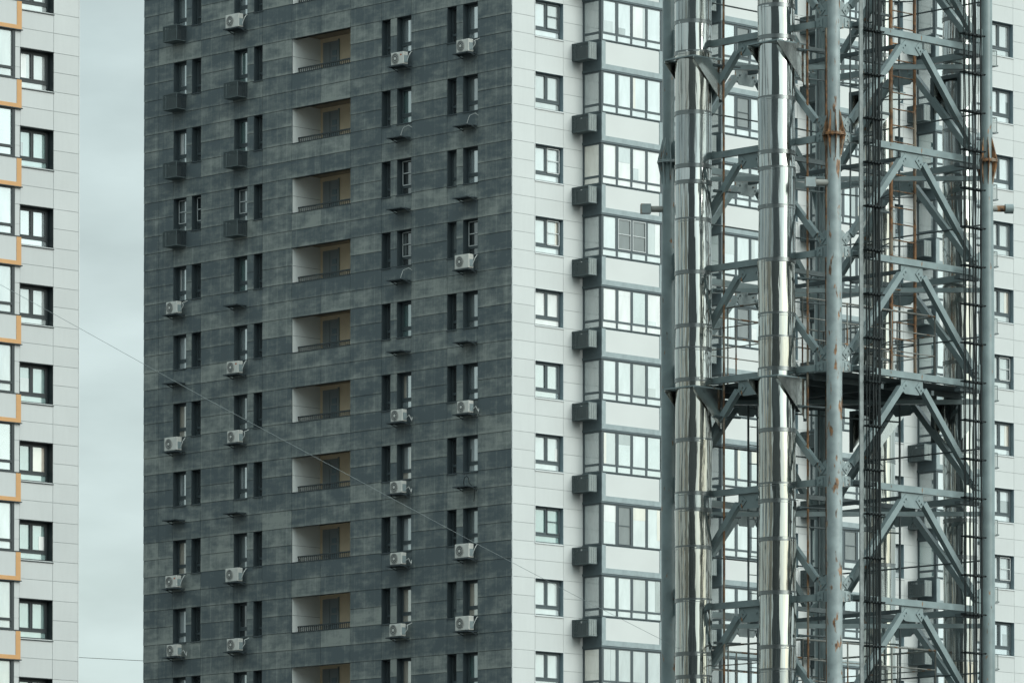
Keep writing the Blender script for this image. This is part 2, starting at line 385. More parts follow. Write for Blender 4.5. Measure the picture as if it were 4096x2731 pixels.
# --- dark side
DW = {'A1': (20.404, 21.257), 'A2': (19.423, 20.042), 'B1': (16.391, 17.252), 'B2': (15.404, 15.971),
      'C1': (7.32, 7.871), 'C2': (6.043, 6.924), 'D1': (3.299, 3.862), 'D2': (2.026, 2.911)}
BAL = (9.818, 13.52)
EDGE = 23.25
d_open = []
for i in rows_i:
    h = Z0 - 3*i
    for a, b in DW.values(): d_open.append((a, b, h-1.52, h))
    d_open.append((BAL[0], BAL[1], h-1.52, h))
zr = []; z = ZT - .0
k0 = round((ZT - Z0)/.75)
z_edges = [Z0 + .75*k for k in range(18, -46, -1)]
for a, b in zip(z_edges[:-1], z_edges[1:]): zr.append((b, a, 0))
def dbreaks(z0, z1):
    cz = (z0+z1)/2; fr = ((Z0 - cz) % 3)/.75
    u = [0, 2.026, 3.862, 6.043, 7.871, 9.818, 13.52, 15.404, 17.252, 19.423, 21.257, 22.25, EDGE]
    if fr < 2:   # window courses: the piers between the two windows of a pair
        for a, b in DW.values(): u += [a, b]
    else:
        u += [11.66]
    return sorted(set(u))
rt = random.Random(5)
_row_t = {}
def dtone(u, z):
    r = rt.random(); key = (round(z/.75), int(u/9.8)); 
    base = _row_t.setdefault(key, rt.choice([.72, .85, 1.0, 1.15]))
    return base * (.78 + .3*r) if rt.random() > .26 else base * rt.uniform(1.25, 1.75)
pan, bk = facade('D', dbreaks, zr, d_open, .016, .014, dtone)
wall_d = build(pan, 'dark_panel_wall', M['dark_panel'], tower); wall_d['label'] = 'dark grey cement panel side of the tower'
build(bk, 'wall_core', M['backing'], tower)
# --- white side
WWIN = [(1.29, 2.935), (8.455, 10.10), (15.612, 17.257), (22.465, 24.11), (29.897, 31.543)]
BAYS = [4.085, 11.295, 18.05, 25.02]; BW = 3.66; BD = 1.12
w_open = []
for i in rows_i:
    h = Z0 - 3*i
    for a, b in WWIN: w_open.append((a, b, h-1.535, h))
wbase = sorted(set([0.02] + [v for w in WWIN for v in w] + [4.075, 7.755, 11.285, 14.965, 18.04, 21.72, 25.01, 28.69, 33.2, 35.0, 38.0]))
for (zb, za, _) in zr: pass
def wbreaks(z0, z1): return wbase
def wtone(u, z): return rt.uniform(.965, 1.025)
zw = []
for a, b in zip(z_edges[:-1], z_edges[1:]): zw.append((b, a, 0))
# window rows are 1.535 high: openings cover the two courses under each head
w_open2 = [(a, b, c+.03, d) for a, b, c, d in w_open]
pan, bk = facade('W', wbreaks, zw, w_open2, .014, 0, wtone)
wall_w = build(pan, 'white_panel_wall', M['white_panel'], tower); wall_w['label'] = 'white panel side of the tower'
build(bk, 'wall_core', M['joint_white'], tower)
# white corner bead, lower and upper storeys, roof, back walls
c = MB(); c.box(-.03, .03, -.03, .03, ZLOW, Z0+13.5); build(c, 'corner_trim', M['light_trim'], tower)
c = MB(); c.box(0, 38, 0, EDGE, 0, z_edges[-1]-.002); c.box(.25, 38, 22.9, EDGE, z_edges[-1], Z0+13.5); c.box(37.7, 38, .25, 22.9, z_edges[-1], Z0+13.5)
build(c, 'lower_storeys', M['white_panel'], tower)
c = MB(); c.box(0, 38, 0, EDGE, Z0+13.5, Z0+13.9); c.box(0.02, 38, 0.02, .3, Z0+13.9, Z0+14.7); c.box(0.02, .3, .3, EDGE, Z0+13.9, Z0+14.7); build(c, 'roof', M['concrete'], tower)
# floor slabs keep daylight from shining through the rooms
for i in rows_i:
    s = MB(); s.box(2.2, 37.6, 1.5, 22.8, -.15, .1); 
    if i == rows_i[0]: slab0 = build(s, 'floor_slab', M['concrete'], tower, (0, 0, Z0-3*i-1.9))
    else: copy_tree(slab0, tower, (0, 0, Z0-3*i-1.9))

DM = [M['frame_grey'], M['reveal_dark'], M['reveal_dark']]
screens = {('A1', 2), ('A2', 2), ('B1', 2), ('C2', 2), ('C2', 3), ('D2', 3)}
tilts = {('B1', 3), ('D2', 9), ('B1', 8)}
brightmap = {'A1': {-1: 'sky', 0: 'sky', 1: 'sky', 2: 'grey', 3: 'sky', 4: 'bright', 5: 'warm', 6: 'sky', 7: 'warm', 8: 'bright', 9: 'bright'},
             'B1': {-1: 'sky', 0: 'teal', 1: 'teal', 2: 'grey', 3: 'teal', 4: 'sky', 5: 'grey', 6: 'sky', 7: 'grey', 8: 'dark', 9: 'sky'},
             'C2': {-1: 'sky', 0: 'sky', 1: 'teal', 2: 'dark', 3: 'dark', 4: 'teal', 5: 'sky', 6: 'warm', 7: 'bright', 8: 'warm', 9: 'warm'},
             'D2': {-1: 'sky', 0: 'sky', 1: 'grey', 2: 'sky', 3: 'dark', 4: 'grey', 5: 'sky', 6: 'bright', 7: 'grey', 8: 'warm', 9: 'teal'}}
for i in rows_i:
    h = Z0 - 3*i
    for nm, (a, b) in DW.items():
        nar = nm in ('A2', 'B2', 'C1', 'D1')
        kind = 'wscreen' if (nm, i) in screens else 'tilt' if (nm, i) in tilts else 'plain'
        pk = 'night' if nar else brightmap[nm].get(i, 'sky')
        if nm == 'D1': pk = rp_.choice(['dark', 'grey', 'dark'])
        window('D', round(b-a, 3), 1.52, .33, DM, G[pk], tower, (0, a, h), kind, 'narrow_window' if nar else 'window',
               xm=M['light_trim'] if kind == 'wscreen' else None, sashes=1, transom=1.14, narrow=nar and kind == 'plain', trim=False)
    # balcony niche
    n = MB(); y0, y1, D = BAL[0], BAL[1], 1.63; zc, zf = h+.20, h-2.68
    n.box(.022, D, y1-.012, y1+.10, h-1.50, h, 0)             # far end wall, white
    n.box(.25, D, y1, y1+.10, zf, h-1.52, 0); n.box(.25, D, y1, y1+.1, h, zc, 0)
    n.box(.022, D, y0-.10, y0+.012, h-1.50, h, 0); n.box(.25, D, y0-.1, y0, zf, h-1.52, 0); n.box(.25, D, y0-.1, y0, h, zc, 0)
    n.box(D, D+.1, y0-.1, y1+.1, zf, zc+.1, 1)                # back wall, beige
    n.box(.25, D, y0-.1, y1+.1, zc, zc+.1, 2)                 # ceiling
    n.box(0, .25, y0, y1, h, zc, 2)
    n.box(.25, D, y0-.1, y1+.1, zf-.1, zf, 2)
    n.box(-.035, .26, y0, y1, h-1.535, h-1.495, 3)            # dark coping and lintel edge
    n.box(-.032, .10, y0-.01, y1+.01, h-.008, h+.035, 3)
    n.box(.02, D, y1-.018, y1-.012, h-.76, h-.75, 3)
    b = build(n, 'balcony', [M['niche_white'], M['beige'], M['ceiling_beige'], M['rail']], tower)
    rl = MB(); xs = .33
    rl.box(xs-.03, xs+.03, y0+.02, y1-.03, h-1.27, h-1.21)
    for k in range(29):
        yy = y0+.08+(y1-y0-.16)*k/28; rl.box(xs-.01, xs+.01, yy-.02, yy+.02, h-2.3, h-1.26)
    rl.box(xs-.02, xs+.02, y0+.02, y1-.03, h-2.34, h-2.3)
    build(rl, 'railing', M['rail'], b)
    dr = MB(); dr.box(D-.05, D, 12.34, 13.30, h-2.6, h-.0, 0); dr.box(D-.08, D-.05, 12.84, 12.90, h-2.6, h-.06, 0)
    dr.box(D-.07, D-.05, 12.42, 12.70, h-.62, h-.40, 1); dr.box(D-.07, D-.05, 12.42, 12.74, h-2.3, h-.70, 1)
    dr.box(D-.06, D-.0, 12.28, 12.34, h-2.6, h+.06, 2)
    build(dr, 'door', [M['door_grey'], M['reveal_grey'], M['bay_trim']], b)

# white side windows
WM = [M['frame_grey'], M['reveal_grey'], M['light_trim']]
w1 = {0: ('screen', 'bright'), 1: ('plain', 'grey2'), 2: ('wscreen', 'bright'), 3: ('wscreen', 'bright'), 4: ('plain', 'film'), 7: ('screen', 'teal2')}
for j, (a, b) in enumerate(WWIN):
    pass
    for i in rows_i:
        kind, pk = w1.get(i, ('plain', rp_.choice(['bright', 'bright', 'sky']))) if j == 0 else \
            (('wscreen' if (j == 4 and i in (4, 7)) else 'plain'), rp_.choice(['bright', 'grey2', 'sky', 'bright']))
        window('W', round(b-a, 3), 1.535, .23, WM, G[pk], tower, (a, 0, Z0-3*i), kind, 'window',
               xm=M['light_trim'] if kind == 'wscreen' else M['frame_grey'], post=.07, transom=1.16)

# bays (glazed loggias)
def loggia(u0, i, spec):
    h = Z0 - 3*i
    m = MB()
    # floor, ceiling and spandrel body; front plane at y=-BD
    m.box(.02, BW-.02, -BD+.02, -.0, -2.70, -1.50, 2)
    m.box(.225, BW-.225, -BD-.0, -BD+.02, -2.455, -1.535, 0)
    o = build(m, 'loggia', [M['white_spandrel'], M['bay_trim'], M['bay_side']], tower, (u0, 0, h))
    t = MB()
    t.box(0, .22, -BD-.025, -BD+.02, -2.68, -1.50); t.box(BW-.22, BW, -BD-.025, -BD+.02, -2.68, -1.50)
    t.box(.22, BW-.22, -BD-.025, -BD+.02, -2.68, -2.46)
    build(t, 'trim', M['bay_trim'], o)
    t = MB(); t.box(-.02, .0, -BD, -.0, -2.66, -1.50); t.box(-.05, -.0, -BD-.01, 0, -2.72, -2.66); t.box(-.045, BW+.045, -BD-.04, -.0, -2.76, -2.70)
    t.box(-.04, .01, -BD-.03, 0, -1.50, -1.46); t.box(BW, BW+.02, -BD, 0, -2.7, -1.5)
    build(t, 'side_panel', M['bay_side'], o)
    kinds = spec.get('lights', ['p']*4)
    f = MB(); y0, y1 = -BD, -BD+.07; zt, zb = .20, -1.48
    f.box(0, .085, y0, y1+.02, zb, zt+.04)                      # corner post
    f.box(BW-.12, BW, y0, y1, zb, zt+.04)
    f.box(.085, BW-.12, y0, y1, zt-.02, zt+.04); f.box(.085, BW-.12, y0, y1, zb, zb+.05)
    us = [.085, .92, 1.78, 2.67, 3.54]
    full = spec.get('full', False)
    if not full: f.box(.085, BW-.12, y0+.002, y1, -1.205, -1.115)
    for u in us[1:-1]: f.box(u-.05, u+.05, y0-.004, y1, zb+.05, zt-.02)
    for k in range(4):
        a, b = us[k]+.0, us[k+1]
        if k == 0: a += .0
        for (p, q, r_, s_) in ((a, a+.03, -1.115, zt-.02), (b-.08, b-.05, -1.115, zt-.02)): f.box(p+.05*(k > 0), q+.05*(k > 0), y0-.008, y0, r_ if not full else zb+.05, s_)
    # left side light
    f.box(0, .05, -.115, -.03, zb, zt+.04); f.box(0, .05, -BD+.0905, -BD+.17, zb, zt+.04)
    f.box(0, .05, -BD+.17, -.115, zt-.03, zt+.04); f.box(0, .05, -BD+.17, -.115, zb, zb+.06); 
    if not full: f.box(0, .05, -BD+.17, -.115, -1.205, -1.105)
    f.box(BW-.05, BW, -BD+.0705, -.03, zt-.03, zt+.04); f.box(BW-.05, BW, -BD+.0705, 0, zb, zb+.06); f.box(BW-.05, BW, -.115, -.0, zb+.06, zt-.03)
    f.box(-.0, BW, -BD+.08, 0, zt+.04, zt+.11)
    build(f, 'glazing_frame', M['frame_grey'], o)
    pn = {}
    for k in range(4):
        kd = kinds[k]; a, b = us[k]+.02, us[k+1]-.02
        gk = {'p': spec['g'] if rp_.random() > .3 else rp_.choice(['bright', 'sky', 'film', 'grey2']), 's': 'screen', 't': 'grey2', 'w': 'screen'}[kd]
        mb = pn.setdefault(gk, MB()); mb.box(a, b, -BD+.02, -BD+.035, -1.16 if not full else zb, zt)
        if not full: pn.setdefault(spec['g'], MB()).box(a, b, -BD+.02, -BD+.035, zb, -1.16-.002)
        if kd in 'sw':
            sc = MB(); a2, b2 = a+.03, b-.03; z0_, z1_ = (-1.10, zt-.03) if not full else (zb+.05, zt-.03)
            for (p, q, r_, s_) in ((a2, a2+.03, z0_, z1_), (b2-.03, b2, z0_, z1_), (a2+.03, b2-.03, z1_-.03, z1_), (a2+.03, b2-.03, z0_, z0_+.03),
                                   (a2+.03, b2-.03, z0_*.5+z1_*.5-.015, z0_*.5+z1_*.5+.015)):
                sc.box(p, q, -BD-.02, -BD-.006, r_, s_)
            build(sc, 'insect_screen', M['light_trim'] if kd == 'w' else M['frame_grey'], o)
        if kd in 'st' or kd == 'w':
            sc = MB(); z0_, z1_ = (-1.10, zt-.03) if not full else (zb+.06, zt-.03); a2, b2 = a+.04, b-.04
            for (p, q, r_, s_) in ((a2, a2+.06, z0_, z1_), (b2-.06, b2, z0_, z1_), (a2, b2, z0_, z0_+.06), (a2, b2, z1_-.06, z1_)):
                t0, t1 = (r_-z0_)/(z1_-z0_)*.15, (s_-z0_)/(z1_-z0_)*.15
                sc.hexa([(p, -BD+.05+t0, r_), (q, -BD+.05+t0, r_), (q, -BD+.09+t0, r_), (p, -BD+.09+t0, r_),
                         (p, -BD+.05+t1, s_), (q, -BD+.05+t1, s_), (q, -BD+.09+t1, s_), (p, -BD+.09+t1, s_)])
            build(sc, 'sash', M['frame_grey'], o)
    for k in range(4):
        if kinds[k] != 'p' or rp_.random() > .5: continue
        a, b = us[k]+.06, us[k+1]-.06; q = rp_.random(); c = MB()
        if q < .45: w_ = (b-a)*rp_.uniform(.15, .5); c.box(a, a+w_, -BD+.014, -BD+.019, -1.10, zt-.03) if rp_.random() < .5 else c.box(b-w_, b, -BD+.014, -BD+.019, -1.10, zt-.03)
        elif q < .75: c.box(a, b, -BD+.014, -BD+.019, zt-rp_.uniform(.2, .8), zt-.03)
        else: w_ = rp_.uniform(.2, .5); c.box(a+.05, a+.05+w_, -BD+.014, -BD+.019, -1.10, -1.10+rp_.uniform(.15, .5))
        build(c, 'curtain', G[rp_.choice(['grey2', 'bright', 'film', 'grey2', 'warm', 'grey'])], o)
    sg = spec.get('side', 'grey')
    pn.setdefault(sg, MB()).box(.015, .03, -BD+.1, -.05, zb, zt)
    pn.setdefault(sg, MB()).box(BW-.03, BW-.015, -BD+.1, -.05, zb, zt)
    for gk, mb in pn.items(): build(mb, 'pane', G[gk], o)
    bm = MB(); bm.box(.04, BW-.04, -.02, 0, zb, zt); bm.box(.04, BW-.04, -BD+.1, 0, zb-.02, zb)
    return o
b1 = {2: dict(g='film', side='warm'), 3: dict(g='bright', lights=['p', 'w', 'w', 'p']), 4: dict(g='film'), 5: dict(g='bright', lights=['p', 'p', 't', 'p']),
      6: dict(g='sky'), 7: dict(g='bright', lights=['p', 's', 'p', 'p'], full=True), 8: dict(g='bright', lights=['p', 'p', 't', 'p']), 9: dict(g='grey2', lights=['p', 'p', 't', 'p'], side='warm')}
for j, u0 in enumerate(BAYS):
    for i in range(-2, 11):
        sp = b1.get(i, dict(g='bright')) if j == 0 else dict(g=rp_.choice(['bright', 'bright', 'sky', 'grey2']), side=rp_.choice(['grey', 'grey', 'grey2', 'teal']),
                  lights=['p', rp_.choice('ppps'), rp_.choice('pppt'), 'p'])
        loggia(u0, i, sp)

# ------------------------------------------------------------------ things hung on the tower: AC cages, AC units, empty brackets
TZ = Matrix.Rotation(R(90-YAW), 4, 'Z'); TO = Vector((0.01569, 233.8813, 0))
def tw(x, y, z): return tuple(TO + TZ @ Vector((x, y, z)))
TR = R(90-YAW)
# cage local frame: width along +y (0..w), sticking out to -x (0..-d), bottom z=0 ; used for both faces
def make_cage(w, d, hh, lit='cage_lit'):
    root = empty('air_conditioner_cage', (0, 0, 0))
    f = MB(); t = .03
    for (a, b) in ((0, 0), (w-t, 0), (0, -d+t), (w-t, -d+t)):
        f.box(b-t, b, a, a+t, 0, hh)
    for z in (0, hh-t):
        f.box(-d, -d+t, t, w-t, z, z+t); f.box(-t, 0, t, w-t, z, z+t); f.box(-d+t, -t, 0, t, z, z+t); f.box(-d+t, -t, w-t, w, z, z+t)
    build(f, 'frame', M['cage_dark'], root)
    mname = []
    n = 15
    s = MB()
    for k in range(n):
        z = .04 + (hh-.09)*k/(n-1); s.box(-d+.004, -d+.012, .03, w-.03, z, z+.021)
    for k in range(9):
        y = .03+(w-.08)*k/8; s.box(-d+.012, -d+.018, y, y+.02, .03, hh-.03)
    build(s, 'outer_screen', M['cage_dark'], root)
    s = MB()
    for k in range(n):
        z = .04 + (hh-.09)*k/(n-1); s.box(-d+.03, -.03, .004, .012, z, z+.021)
    for k in range(5):
        x = -d+.03+(d-.08)*k/4; s.box(x, x+.02, .012, .018, .03, hh-.03)
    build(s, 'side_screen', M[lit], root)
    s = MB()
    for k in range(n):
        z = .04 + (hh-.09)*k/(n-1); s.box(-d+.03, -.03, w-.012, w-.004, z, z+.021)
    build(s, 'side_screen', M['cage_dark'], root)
    s = MB(); s.box(-d+.03, -.03, .03, w-.03, 0, .015); s.box(-d+.03, -.03, .03, w-.03, hh-.03, hh-.015); build(s, 'tray', M['cage_dark'], root)
    s = MB(); s.box(0, .2, .1, .16, .05, .10); s.box(0, .2, w-.2, w-.14, .05, .10); build(s, 'bracket_arm', M['cage_dark'], root)
    return root
cage_w = make_cage(.99, .49, .72)       # white side (fixed to the bays)
cage_d = make_cage(.93, .60, .70, 'reveal_dark')       # dark side
cage_w2 = None
bayname = ['first bay from the dark wall', 'second bay from the dark wall', 'third bay behind the front leg', 'fourth bay behind the rusty ladder']
first = True
def inner_ac(root, w, d, hh):
    m = MB(); m.box(-d+.14, -.10, w*.30, w*.80, .03, hh-.16); return build(m, 'condenser', M['ac_fan'], root)
inner_ac(cage_w, .99, .49, .72); inner_ac(cage_d, .93, .60, .70)
def put(src, first_used, loc, rz):
    if not first_used[0]:
        first_used[0] = True; src.location = loc; src.rotation_euler = (0, 0, rz); return src
    return copy_tree(src, None, loc, rz)
fw = [False]; fd = [False]
for j, u0 in enumerate(BAYS):
    for i in range(-1, 10):
        h = Z0-3*i
        o = put(cage_w, fw, tw(u0-.16, -1.00, h-2.32), TR)
        tag(o, '%s dark mesh cage down the left side of the %s' % (ORD[i+1], bayname[j]), 'ac cage', 'mesh cages on the left of the bays')
for i in range(-1, 10):
    o = copy_tree(cage_w, None, tw(BAYS[3]+BW+.16+.49, -.98, Z0-3*i-2.32), TR)
    tag(o, '%s grey mesh cage down the column just right of the rightmost steel leg' % ORD[i+1], 'ac cage', 'mesh cages right of the fourth bay')
# bracket shelf: local, right edge y=0, width .93 to +y, out to -x .6
def make_shelf(root):
    s = MB(); s.bar((-.60, .05, 0), (0, .05, 0), .04, .035); s.bar((-.60, .88, 0), (0, .88, 0), .04, .035)
    s.box(-.60, -.565, .0, .93, -.012, .022); s.box(-.22, -.18, .0, .93, -.012, .022); s.box(-.60, -.0, .03, .90, .018, .03)
    s.bar((-.40, .05, 0), (0, .05, -.13), .03, .03); s.bar((-.40, .88, 0), (0, .88, -.13), .03, .03); return s
shelf = build(make_shelf(None), 'wall_bracket', M['reveal_dark'])
def make_ac(fan='ac_fan', var=0, w=.74, hh=.52, hose=0):
    root = empty('air_conditioner', (0, 0, 0))
    b = MB(); b.box(-.50, -.22, .05, .05+w, .06, .06+hh); o = build(b, 'casing', M['ac_white'], root)
    bv = o.modifiers.new('bevel', 'BEVEL'); bv.width = .02; bv.segments = 2
    f = MB(); cy, cz = .05+w*.65, .06+hh*.5
    f.tube((-.515, cy, cz), (-.50, cy, cz), .225, 28, 0); 
    fo = build(f, 'fan_grille', [M[fan]], root)
    f = MB(); f.tube((-.525, cy, cz), (-.515, cy, cz), .06, 14, 0)
    for rr in (.13, .19, .225):
        n = 28
        for k in range(n):
            a, a2 = 2*math.pi*k/n, 2*math.pi*(k+1)/n
            f.bar((-.518, cy+rr*math.cos(a), cz+rr*math.sin(a)), (-.518, cy+rr*math.cos(a2), cz+rr*math.sin(a2)), .008, .008)
    build(f, 'fan_guard', M['ac_white'], fo)
    if var == 1:
        f = MB(); f.box(-.505, -.498, .14, .24, .42, .48); build(f, 'sticker', mat('orange sticker', (.5, .16, .08), .6), root)
    h = MB(); h.box(-.46, -.26, .02, .05, .12, .42); build(h, 'valve_cover', M['bay_trim'], root)
    h = MB(); pts = [(-.3, .03, .2)] + ([(-.3+.05*math.sin(t*.5), .03-.12*math.sin(t*.45), .2+.1*t*.6) for t in range(1, 6)] + [(.0, -.1, .62)] if hose == 0 else [(-.3, -.16, .3), (-.2, -.2, .1), (-.1, -.1, .05), (.0, -.05, .3)] if hose == 1 else [(-.25, -.06, .45), (-.1, -.02, .6), (.0, .0, .62)])
    h.path(pts, .016, 6); build(h, 'hose', M['hose'], root)
    s = make_shelf(None); s.box(-.48, -.24, .12, .16, .02, .06); s.box(-.48, -.24, .72, .76, .02, .06); build(s, 'bracket', M['reveal_dark'], root)
    return root
acs = [make_ac(), make_ac(var=1, hose=2), make_ac(w=.70, hh=.50, hose=1), make_ac(w=.84, hh=.58, hose=2)]; used = [[False] for _ in range(4)]; rj = random.Random(3); sh = [False]
colname = {'A': ('leftmost', 20.404), 'B': ('second', 16.391), 'C': ('third', 6.043), 'D': ('rightmost', 2.026)}
plan = {'A': {-1: 'c', 0: 'c', 1: 'c', 2: 'c', 3: 'a', 4: 's', 5: 'a', 6: 's', 7: 'b', 8: 'a'},
        'B': {-1: 'a', 0: 'c', 1: 'c', 2: 'c', 3: 's', 4: 'b', 5: 'a', 6: 's', 7: 'a', 8: 'a'},
        'C': {0: 'b', 1: 'h', 2: 's', 3: 'h', 4: 's', 5: 'a', 6: 'a', 7: 'a', 8: 'a'},
        'D': {0: 'a', 1: 'h', 2: 's', 3: 'a', 4: 's', 5: 'a', 6: 'l', 7: 'a', 8: 'a'}}
for cn, rows in plan.items():
    nm, u = colname[cn]; cnt = {'c': 0, 'a': 0, 's': 0}
    tot = sorted(rows)
    for i in tot:
        k = rows[i]; h = Z0-3*i
        if k == 'c':
            o = put(cage_d, fd, tw(0, u, h-2.17), TR)
            tag(o, '%s dark mesh cage below the %s window column of the dark wall' % (ORD[cnt['c']], nm), 'ac cage', 'mesh cages on the dark wall'); cnt['c'] += 1
        elif k in 'ab':
            q = rj.choice([0, 2, 3]) if k == 'a' else 1
            o = put(acs[q], used[q], tw(0, u+rj.uniform(-.05, .07), h-2.17), TR+rj.uniform(-.03, .03))
            tag(o, '%s white air conditioner down the %s window column of the dark wall' % (ORD[cnt['a']], nm), 'air conditioner', 'air conditioners on the dark wall'); cnt['a'] += 1
        else:
            o = put(shelf, sh, tw(0, u, h-2.17), TR)
            tag(o, '%s empty black shelf bracket down the %s window column of the dark wall' % (ORD[cnt['s']], nm), 'bracket', 'empty brackets on the dark wall'); cnt['s'] += 1
            if k in 'hl':
                hm = MB(); b0 = Vector((-.25, .45, .0))
                if k == 'h': pts = [b0 + Vector((.02*t, -.03*t*t*.12, .09*t)) for t in range(0, 6)] + [b0+Vector((.16, -.35, .52)), b0+Vector((.22, -.5, .42))]
                else: pts = [b0 + Vector((0, .16*math.cos(t*.55), .22+.24*math.sin(t*.55))) for t in range(-3, 7)] + [b0+Vector((.1, -.4, -.1)), b0+Vector((.1, -.35, -.6))]
                ho = build(hm.path(pts, .009 if k == 'h' else .016, 6), 'hose', M['hose'] if k == 'h' else M['cable'], o)

# ================================================================== LEFT BLOCK
LY = math.degrees(.82013197)
lb = empty('apartment_block', (-16.6569, 218.0949, 0), R(90-LY))
tag(lb, 'pale grey apartment block with orange edged loggias at the left edge of the photo', 'apartment block')
ZL = 40.895 + CZ
LW = (-2.855, -1.24)
rowsL = list(range(-3, 11))
zl = [ZL + .75*k for k in range(10, -44, -1)]
openL = [(LW[0], LW[1], ZL-3*i-1.51, ZL-3*i) for i in rowsL] + [(-9.0, -3.13, ZL-3*i-1.0, ZL-3*i+.5) for i in rowsL] + [(-9.0, -3.13, ZL-60, ZL+7)]
pan, bk = facade('W', lambda a, b: [-9.0, -3.13, LW[0], LW[1], 0.0], [(b, a, 0) for a, b in zip(zl[:-1], zl[1:])], openL, .016, 0, lambda u, z: rt.uniform(.95, 1.02))
build(pan, 'wall', M['grey_panel'], lb); build(bk, 'wall_core', M['joint_white'], lb)
c = MB(); c.box(-24, 0, 0, 9, 0, zl[-1]-.003); c.box(-24, -.02, 8.7, 9, zl[-1], zl[0]); c.box(-.26, -.01, .26, 8.7, zl[-1], zl[0]); c.box(-24, -9, 0, .3, zl[-1], zl[0])
c.box(-24, 0, 0, 9, zl[0]+.003, zl[0]+4); build(c, 'outer_shell', M['grey_panel'], lb)
c = MB(); c.box(-.0, .035, -.03, .05, zl[-1], zl[0]); build(c, 'corner_trim', M['light_trim'], lb)
for i in rowsL:
    s = MB(); s.box(-23, -.3, .3, 8.6, -.2, 0); build(s, 'floor_slab', M['concrete'], lb, (0, 0, ZL-3*i-1.7))
LM = [M['black_metal'], M['black_metal'], M['black_metal']]
lg = ['grey2', 'grey2', 'teal2', 'sky', 'grey2', 'teal2', 'teal2', 'teal2', 'teal2', 'teal2', 'teal2']
BL = [M['frame_dark'], M['black_metal'], M['black_metal']]
for i in rowsL:
    h = ZL-3*i
    window('W', 1.615, 1.54, .36, BL, G[lg[(i+12) % 11]], lb, (LW[0], 0, h), 'plain', 'window', post=.09, transom=1.17)
    # glazed loggia with orange edging
    m = MB(); m.box(-9, -3.09, -.10, .02, -2.18, -1.26, 0); o = build(m, 'loggia', [M['grey_panel']], lb, (0, 0, h)); o['label'] = 'loggia parapet edged in orange'
    t = MB(); t.box(-3.09, -2.86, -.115, .02, -2.34, -1.235); t.box(-9, -3.09, -.115, .02, -2.34, -2.18); build(t, 'orange_trim', M['orange'], o)
    t = MB(); t.box(-9, -2.82, -.15, .02, -2.375, -2.34); t.box(-9, -2.86, -.12, .02, -1.26+.0, -1.225); build(t, 'edge_strip', M['black_metal'], o)
    f = MB(); zb, zt = -1.225, .625
    f.box(-3.266, -3.13, -.06, .05, zb, zt); f.box(-9, -3.266, -.06, .05, zb, zb+.07); f.box(-9, -3.266, -.06, .05, zt-.05, zt); f.box(-9, -3.266, -.06, .05, -.88, -.78)
    for u in (-4.75, -6.2, -7.6): f.box(u-.06, u+.06, -.064, .05, zb, zt)
    build(f, 'glazing_frame', M['frame_dark'], o)
    p = MB(); p.box(-9, -3.2, -.0, .02, zb, zt); build(p, 'pane', G[['grey2', 'sky', 'bright', 'grey2'][i % 4]], o)
    # narrow cladding strip beside the loggia glass
    t = MB(); 
    for (a, b) in ((-1.20, -.775), (-.755, -.015), (.005, .64)): t.box(-3.125, -2.86, -.030, .02, a, b)
    build(t, 'side_panel', M['grey_panel'], o)

# ================================================================== STEEL CHIMNEY TOWER
SY = math.degrees(.80106174); SR = R(90-SY); S = 6.02
SO = Vector((8.3933675, 147.936648, 0)); SM = Matrix.Rotation(SR, 4, 'Z')
lt = empty('lattice_tower', tuple(SO), SR)
tag(lt, 'grey painted square steel lattice tower carrying the shiny flues', 'lattice tower')
ZS = 28.7565 + CZ
lev = lambda i: ZS - 3*i
LV = range(-4, 9)
legs = [(0, 0), (S, 0), (S, S), (0, S)]
leg_labels = ['front leg streaked with rust', 'right leg', 'rear leg', 'left leg']
ZF = 25.72 + CZ
for (x, y), ll in zip(legs, leg_labels):
    m = MB(); front = (x, y) == (0, 0)
    m.tube((x, y, 0), (x, y, ZF-4.2), .205, 32); m.tube((x, y, ZF-4.2), (x, y, ZF-1.0), .205, 32, r2=.175, cap=False); m.tube((x, y, ZF-1.0), (x, y, ZF), .175, 32, cap=False)
    m.tube((x, y, ZF), (x, y, lev(-5)), .162, 32)
    o = build(m, 'leg', M['steel_rust'] if front else M['steel'], lt, smooth=True); o['label'] = ll
    f = MB(); f.tube((x, y, ZF-.035), (x, y, ZF-.003), .31, 32); f.tube((x, y, ZF+.003), (x, y, ZF+.035), .31, 32)
    for k in range(8):
        a = k*math.pi/4+.2; dx, dy = math.cos(a), math.sin(a); tx, ty = -dy*.009, dx*.009
        for s1, rr in ((1, .155), (-1, .17)):
            poly = [(x+dx*rr-tx, y+dy*rr-ty, ZF+s1*.035), (x+dx*.30-tx, y+dy*.30-ty, ZF+s1*.035), (x+dx*.30-tx, y+dy*.30-ty, ZF+s1*.07), (x+dx*rr-tx, y+dy*rr-ty, ZF+s1*.66)]
            f.plate(poly, (2*tx, 2*ty, 0))
        a += math.pi/8; bx, by = x+math.cos(a)*.265, y+math.sin(a)*.265
        f.tube((bx, by, ZF-.07), (bx, by, ZF+.07), .016, 6)
    build(f, 'flange', M['flange_rust'] if front or (x, y) == (S, 0) else M['steel_rust'], o, smooth=True)
